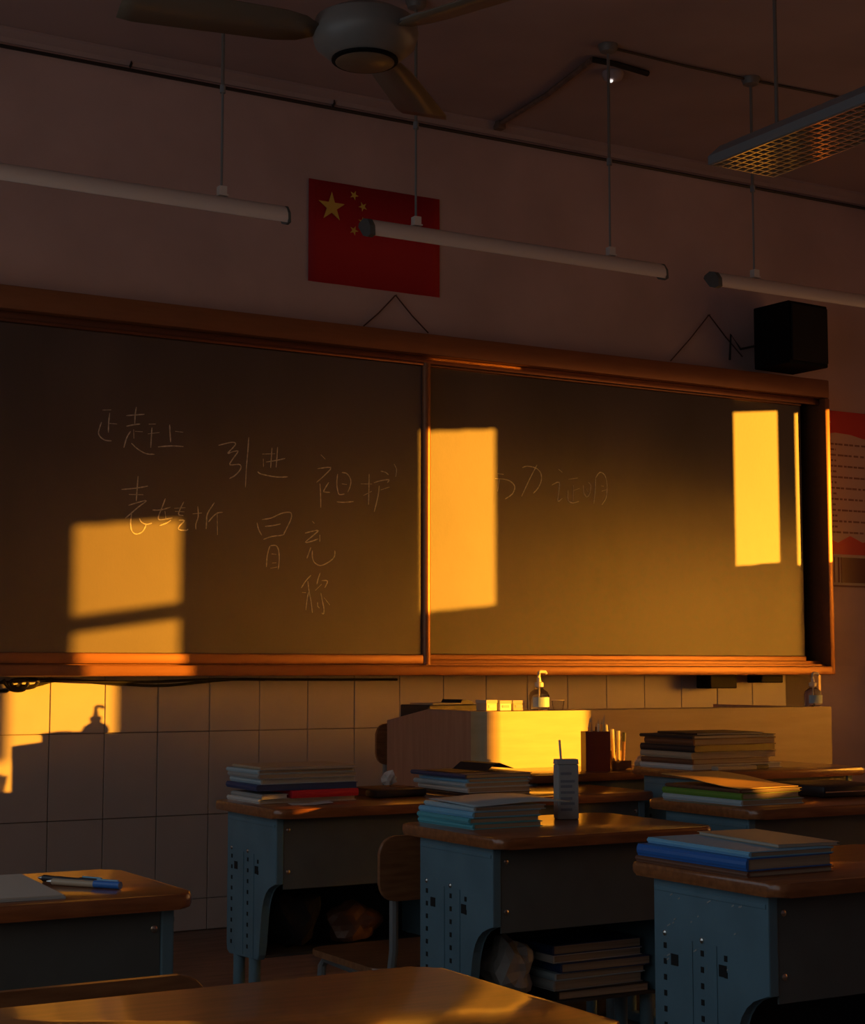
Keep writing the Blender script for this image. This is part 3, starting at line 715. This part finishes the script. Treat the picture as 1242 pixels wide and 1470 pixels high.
# ================================================================== BOOKS
def book(x, y, z, w_, l, th, cover, label, pages='paper2', rz=0.0, spine='L', group=None, name='book'):
    """near-left bottom corner at x,y,z; w_ along x, l along y"""
    t = thing(name, label, 'book', (x, y, z), math.radians(rz), group)
    c = .0016 if th > .006 else .0008
    pg = MB()
    ins = .003
    x0p = .004 if spine == 'L' else ins; x1p = w_ - ins if spine != 'R' else w_ - .004
    pg.box(x0p, x1p, ins if spine != 'N' else .004, l - ins, c + .0002, th - c - .0002)
    pg.build('pages', pages, t)
    cv = MB().box(0, w_, 0, l, 0, c).box(0, w_, 0, l, th - c, th)
    if spine == 'L': cv.prism([(0.0035, c), (0.0035, th - c), (0, th - c), (-.0022, th * .75), (-.003, th * .5), (-.0022, th * .25), (0, c)], 'y', 0, l)
    elif spine == 'N': cv.prism([(0.0035, c), (0.0035, th - c), (0, th - c), (-.0022, th * .75), (-.003, th * .5), (-.0022, th * .25), (0, c)], 'x', 0, w_)
    cv.build('cover', cover, t)
    return t
def stack(x, y, z, items, group):
    """items: (w,l,th,cover,label,dx,dy,rz,pages,spine)"""
    for it in items:
        w_, l, th, cv, lab, dx, dy, rz, pgs, spn = it
        book(x + dx, y + dy, z, w_, l, th, cv, lab, pgs, rz, spn, group)
        z += th + .0006
    return z
z = stack(1.835, 4.06, .80, [
    (.29, .20, .012, 'white', 'thin white booklet at the bottom of the stack with a red book', .01, .01, 1, 'paper', 'L'),
    (.20, .20, .020, 'redc', 'red book low in the stack on the desk before the tiles', .095, -.012, 1.5, 'redc', 'N'),
    (.295, .21, .016, 'navy', 'dark blue book just above the red book', .0, .0, -1, 'navy', 'L'),
    (.28, .20, .014, 'paleblue', 'pale blue exercise book above the dark blue book', .015, .006, .5, 'grey', 'L'),
    (.29, .205, .012, 'grey', 'grey exercise book in the upper stack before the tiles', .004, .0, -.6, 'paper2', 'L'),
    (.285, .20, .010, 'paleblue', 'faded pale blue booklet under the top of the tiled-wall stack', .008, .01, 1.2, 'paper2', 'L'),
    (.28, .20, .008, 'cream', 'cream booklet topmost of the stack before the tiles', .012, .004, -2, 'paper', 'L')], 'books stacked on the desk before the tiles')
book(1.845, 4.05, .8125, .075, .20, .012, 'grey', 'short grey notebook beside the red book in the stack', 'paper', 0, 'L', 'books stacked on the desk before the tiles')
# open white leaflet in front of that stack
t = thing('leaflet', 'thin folded white leaflet poking out in front of the red book', 'leaflet', (1.90, 3.985, .8005), math.radians(-14))
MB().prism([(0, 0), (.06, 0), (.11, .004), (.11, .005), (.06, .0015), (0, .001)], 'y', 0, .055).build('sheet', 'white', t)
t = thing('pencil_case', 'dark flat pencil case lying beside the red book', 'pencil case', (2.20, 4.08, .80), math.radians(4))
MB().box(0, .17, 0, .06, 0, .022, .008).build('pouch', 'darkc', t, True)
MB().box(.01, .16, .0285, .0315, .022, .0232).build('zip', 'bolt', t)
book(2.225, 4.165, .80, .16, .10, .020, 'brown', 'small brown book lying behind the dark pencil case', 'brown', 8, 'N')
# crumpled tissue
def crumple(name, label, cat, loc, r, sq, mt, seed, sub=3, amp=.35):
    m = MB(); bmesh.ops.create_icosphere(m.bm, subdivisions=sub, radius=1)
    rnd = random.Random(seed)
    dirs = [(Vector((rnd.gauss(0, 1), rnd.gauss(0, 1), rnd.gauss(0, 1))).normalized(), rnd.uniform(-1, 1), rnd.uniform(3, 9)) for _ in range(14)]
    for v in m.bm.verts:
        d = v.co.normalized(); k = 1
        for q, a_, f_ in dirs: k += amp * .3 * a_ * math.sin(f_ * d.dot(q))
        v.co = Vector((d.x * r * k * sq[0], d.y * r * k * sq[1], d.z * r * k * sq[2]))
    mn = min(v.co.z for v in m.bm.verts)
    for v in m.bm.verts: v.co.z -= mn
    return tag(m.build(name, mt, None, False, loc), label, cat)
crumple('tissue', 'crumpled white tissue ball on the desk before the lectern', 'tissue', (2.325, 4.235, .8205), .022, (1, .8, .9), 'white_plastic', 3, 2, .6)

z = stack(2.445, 4.00, .80, [
    (.21, .285, .010, 'darkc', 'dark thin book at the bottom of the navy-topped stack', .0, .0, 0, 'paper2', 'L'),
    (.205, .285, .014, 'white', 'thick white-spined book in the navy-topped stack', .002, .0, -.8, 'paper2', 'L'),
    (.215, .285, .012, 'paleblue', 'pale blue book in the navy-topped stack', -.004, .004, .6, 'paper2', 'L'),
    (.20, .28, .011, 'sky', 'light blue exercise book under the navy book', .004, .004, -1, 'paper2', 'L'),
    (.225, .29, .012, 'navy', 'navy book topmost of the stack beside the lit lectern', -.006, .0, 2, 'paper2', 'L')], 'books stacked on the desk beside the lectern')
t = thing('leaflet', 'dark leaflet with lifted corner lying on the navy book', 'leaflet', (2.45, 4.06, z + .0004), math.radians(6))
MB().prism([(0, 0), (.10, .0), (.13, .02), (.15, .022), (.20, .006), (.20, .0072), (.15, .0235), (.13, .0215), (.10, .0012), (0, .0012)], 'y', 0, .16).build('sheet', 'darkc', t)

z = stack(1.955, 3.175, .80, [
    (.185, .235, .012, 'teal', 'teal exercise book at the bottom of the stack beside the carton', .0, .0, 1, 'paper2', 'L'),
    (.185, .235, .012, 'teal', 'second teal exercise book in the stack beside the carton', -.008, .004, -1, 'paper2', 'L'),
    (.18, .235, .013, 'sky', 'bright blue exercise book in the stack beside the carton', .0, .0, .5, 'paper2', 'L'),
    (.185, .235, .010, 'paleblue', 'pale blue exercise book under the loose sheet beside the carton', .006, .004, -2, 'paper2', 'L')], 'exercise books stacked beside the carton')
t = thing('loose_sheet', 'pale warped paper sheet topmost of the stack beside the carton', 'paper', (1.95, 3.165, z + .0004), math.radians(-2))
m = MB(); A = []; B = []
for k in range(11):
    u = .25 * k / 10; zz = .006 * (1 - math.cos(u * 20)) * .5 + .002
    A.append(m.bm.verts.new((u, 0, zz))); B.append(m.bm.verts.new((u, .21, zz + .004)))
for k in range(10): m.bm.faces.new((A[k], A[k + 1], B[k + 1], B[k]))
q = m.build('sheet', 'paleblue', t, True); md = q.modifiers.new('thick', 'SOLIDIFY'); md.thickness = .0015

z = stack(2.645, 3.085, .83, [
    (.195, .30, .013, 'paleblue', 'pale-spined book at the bottom of the green-spined stack', .0, .0, 0, 'paper2', 'L'),
    (.185, .295, .015, 'green', 'green-spined book in the middle of the short stack', .004, .004, 1, 'paper2', 'L'),
    (.19, .29, .008, 'brown', 'brown booklet under the sunlit folder', .004, .01, -1, 'paper2', 'L')], 'books in the green-spined stack')
t = thing('paper_sheet', 'sunlit amber paper bowed over the top of the green-spined stack', 'paper', (2.655, 3.10, z + .0004), math.radians(3))
MB().prism([(0, 0), (.06, .003), (.12, .009), (.18, .016), (.24, .020), (.285, .022), (.285, .0232), (.24, .0212), (.18, .0174), (.12, .0104), (.06, .0044), (0, .0012)], 'x', 0, .19).build('sheet', 'orange', t, True)  # amber colour and raised far edge make the sheet read as sunlit
t = thing('zip_folder', 'black zip folder lying at the end of the green-book desk', 'folder', (2.985, 3.17, .83), math.radians(-3))
MB().box(0, .20, 0, .21, 0, .030, .010).build('case', 'darkc', t, True)
MB().box(.005, .195, -.0012, .0, .013, .016).build('zip', 'bolt', t)

z = stack(1.905, 2.21, .80, [
    (.195, .31, .010, 'brown', 'thin brown booklet under the blue folders', .0, .0, 0, 'paper2', 'L'),
    (.195, .30, .021, 'blue', 'deep blue ring folder lying under the light blue one', .002, .004, .5, 'paper2', 'L'),
    (.185, .295, .010, 'sky', 'light blue exercise book topmost on the deep blue folder', .012, .008, -2, 'paper2', 'L')], 'blue folders on the scuffed desk')
book(2.0, 2.24, z, .13, .26, .006, 'cream', 'cream booklet lying on the light blue exercise book', 'paper', -7, 'R', 'blue folders on the scuffed desk')

z = stack(3.145, 3.87, .86, [
    (.34, .25, .014, 'white', 'white paper pad at the bottom of the dark folder pile', -.01, .0, 0, 'paper', 'L'),
    (.30, .24, .016, 'brown', 'brown book low in the dark folder pile', -.01, .0, 1, 'paper2', 'L'),
    (.32, .25, .018, 'cream', 'cream book in the dark folder pile', -.01, .004, -1, 'paper2', 'L'),
    (.32, .25, .020, 'darkc', 'thick black folder in the middle of the pile', .0, .0, 2, 'darkc', 'L'),
    (.31, .24, .018, 'brown', 'brown paperback above the thick black folder', .0, .006, -1, 'paper2', 'L'),
    (.32, .25, .010, 'darkc', 'thin black folder near the top of the pile', -.006, .0, 1, 'paper', 'L'),
    (.24, .21, .006, 'darkc', 'small black notebook topmost of the dark pile', .02, .02, -6, 'paper', 'L')], 'folders piled beside the pen holder')
t = thing('ruler_case', 'narrow pale ruler case lying before the dark pile', 'case', (3.17, 3.80, .86), math.radians(2))
MB().box(0, .20, 0, .03, 0, .012, .003).build('case', 'cream', t)
MB().box(.15, .2005, -.0006, .0306, -.0, .0126, .003).build('end_cap', 'darkc', t)

# books and bags in the open compartments
def compart(x, y, z, n, cols, lab, grp):
    for k in range(n):
        th = random.uniform(.014, .024)
        book(x + random.uniform(-.01, .01), y + random.uniform(-.006, .006), z, .25, .13, th, cols[k % len(cols)], lab[k], 'paper2', random.uniform(-1.5, 1.5), 'L', grp)
        z += th + .0008
compart(2.16, 3.15, .4175, 6, ['darkc', 'grey', 'paleblue', 'navy', 'white', 'navy'],
        ['dark textbook lowest on the shelf of the carton desk', 'grey textbook second from the shelf floor of the carton desk', 'pale blue textbook third up in the carton desk shelf', 'navy textbook fourth up in the carton desk shelf', 'white textbook fifth up in the carton desk shelf', 'navy textbook topmost in the carton desk shelf'], 'textbooks in the carton desk shelf')
crumple('cloth_bundle', 'crumpled grey cloth stuffed in the shelf of the carton desk', 'cloth', (2.06, 3.20, .4172), .066, (.9, .9, 1.0), 'grey', 5, 3, .3)
crumple('school_bag', 'black cloth bag stuffed in the shelf of the desk before the tiles', 'bag', (1.95, 4.08, .4172), .072, (1.0, .85, 1.05), 'black_cloth', 8, 3, .2)
crumple('cloth_bundle', 'dim brown cloth bundle beside the black bag in the desk shelf', 'cloth', (2.14, 4.10, .4172), .066, (1.2, .75, .8), 'brown', 9, 3, .3)

# ================================================================== SMALL ITEMS
# drink carton with straw
ct = thing('drink_carton', 'tall grey-blue drink carton with a straw on the middle desk', 'carton', (2.29, 3.30, .80), math.radians(-18))
MB().box(-.026, .026, -.019, .019, 0, .128, .003).build('body', 'grey', ct)
MB().prism([(-.019, .1285), (.019, .1285), (.014, .140), (-.014, .140)], 'x', -.026, .026).build('folded_top', 'grey', ct)
for zz in (.02, .034, .046, .060, .074, .086, .104):
    MB().box(-.019, .018 - (zz * 37 % 1) * .012, -.0198, -.0191, zz, zz + .006).build('print_line', 'print', ct)
MB().tube([(-.012, 0, .138), (-.016, -.002, .185)], .0028, 8).build('straw', 'pump', ct, True)
# pens on the left desk
def pen(x, y, z, ang, mt, label, grip='navy', L_=.145, group=None):
    t = thing('pen', label, 'pen', (x, y, z), math.radians(ang), group)
    MB().tube([(-L_ / 2 + .012, 0, .0055), (L_ / 2 - .05, 0, .0055)], .0055, 10).build('barrel', mt, t, True)
    MB().tube([(-L_ / 2, 0, .0055), (-L_ / 2 + .012, 0, .0055)], [.0015, .005], 10).build('tip', 'bolt', t, True)
    MB().tube([(L_ / 2 - .05, 0, .0062), (L_ / 2, 0, .0062)], .0062, 10).build('cap', grip, t, True)
    MB().box(L_ / 2 - .045, L_ / 2 - .004, -.0015, .0015, .0125, .0145).build('clip', 'sky', t)
    return t
pen(.893, 2.715, .80, -62, 'darkc', 'dark ballpoint pen lying behind the blue pen', 'darkc')
pen(.898, 2.665, .80, -55, 'cream', 'blue-capped ballpoint pen lying on the desk beside the paper', 'blue')
t = thing('paper_sheet', 'pale exercise paper lying on the desk beside two pens', 'paper', (.56, 2.56, .8003), math.radians(-4))
MB().box(0, .27, 0, .30, 0, .004, .0005).build('sheet', 'grey', t)
MB().box(.0, .268, .002, .298, .0042, .006).build('top_page', 'paper', t)
# pen holder and pens near the lectern
ph = thing('pen_holder', 'dark maroon pen holder box on the desk before the lectern', 'pen holder', (3.165, 4.395, .83), math.radians(-20))
for (a0, a1, b0, b1) in ((-.04, .04, -.03, -.027), (-.04, .04, .027, .03), (-.04, -.037, -.027, .027), (.037, .04, -.027, .027)):
    MB().box(a0, a1, b0, b1, .003, .125).build('wall', 'maroon', ph)
MB().box(-.04, .04, -.03, .03, 0, .003).build('base', 'maroon', ph)
PEN = [('orange', 'amber pencil', -.028, -.015, 4, -3, .165), ('cream', 'cream pencil', -.012, .010, -3, 4, .170), ('white', 'white pen', .004, -.012, 5, 2, .160), ('orange', 'short amber pencil', .018, .012, 8, 6, .158), ('cream', 'pale long pencil', .026, -.006, 12, -4, .175), ('brown', 'brown marker', .0, .018, 2, 10, .150), ('redc', 'red pen', -.022, .016, -5, 7, .148)]
for mt, nm, u, v, tx, ty, ln in PEN:
    ca, sa = math.cos(math.radians(-20)), math.sin(math.radians(-20))
    t = thing('pencil', nm + ' standing in the maroon holder', 'pencil', (3.165 + u * .8 * ca - v * .8 * sa, 4.395 + u * .8 * sa + v * .8 * ca, .8345), 0, 'pencils in the maroon holder')
    t.rotation_euler = (math.radians(ty * .35), math.radians(tx * .35), 0)
    MB().tube([(0, 0, 0), (0, 0, ln - .015)], .0036, 6).build('shaft', mt, t)
    MB().tube([(0, 0, ln - .015), (0, 0, ln)], [.0036, .0006], 6).build('point', 'cream', t)
ra = thing('pen_rack', 'low clear rack of markers beside the maroon pen holder', 'pen rack', (3.262, 4.41, .83), math.radians(-8))
MB().box(-.035, .035, -.03, .03, 0, .004).box(-.035, .035, .026, .03, .004, .06).box(-.035, .035, -.03, -.027, .004, .03).build('stand', 'brown', ra)
for k, (u, ln, mt) in enumerate(((-.026, .14, 'orange'), (-.010, .125, 'cream'), (.006, .12, 'cream'), (.022, .115, 'brown'))):
    t = thing('marker', ['amber', 'cream', 'pale', 'brown'][k] + ' marker standing in the low rack', 'marker', (3.262 + u, 4.413 - u * .14, .8345), 0, 'markers in the low rack')
    t.rotation_euler = (math.radians(-4), math.radians(3 * (k - 1)), 0)
    MB().tube([(0, 0, 0), (0, 0, ln - .03)], .0055, 8).build('barrel', mt, t, True)
    MB().tube([(0, 0, ln - .03), (0, 0, ln)], .0062, 8).build('cap', 'paper' if k < 3 else 'darkc', t, True)
crumple('paper_packet', 'sunlit crumpled paper packet beside the pen rack', 'packet', (3.315, 4.345, .83), .026, (1.1, .8, .75), 'cream', 21, 2, .35)
t = thing('notepad', 'small sunlit notepad lying before the folder pile', 'notepad', (3.36, 4.30, .83), math.radians(0))
MB().box(0, .075, 0, .06, 0, .006, .0008).build('block', 'cream', t)
MB().box(0, .075, .05, .06, .0062, .0075).build('binding', 'brown', t)

bpy.context.view_layer.update()
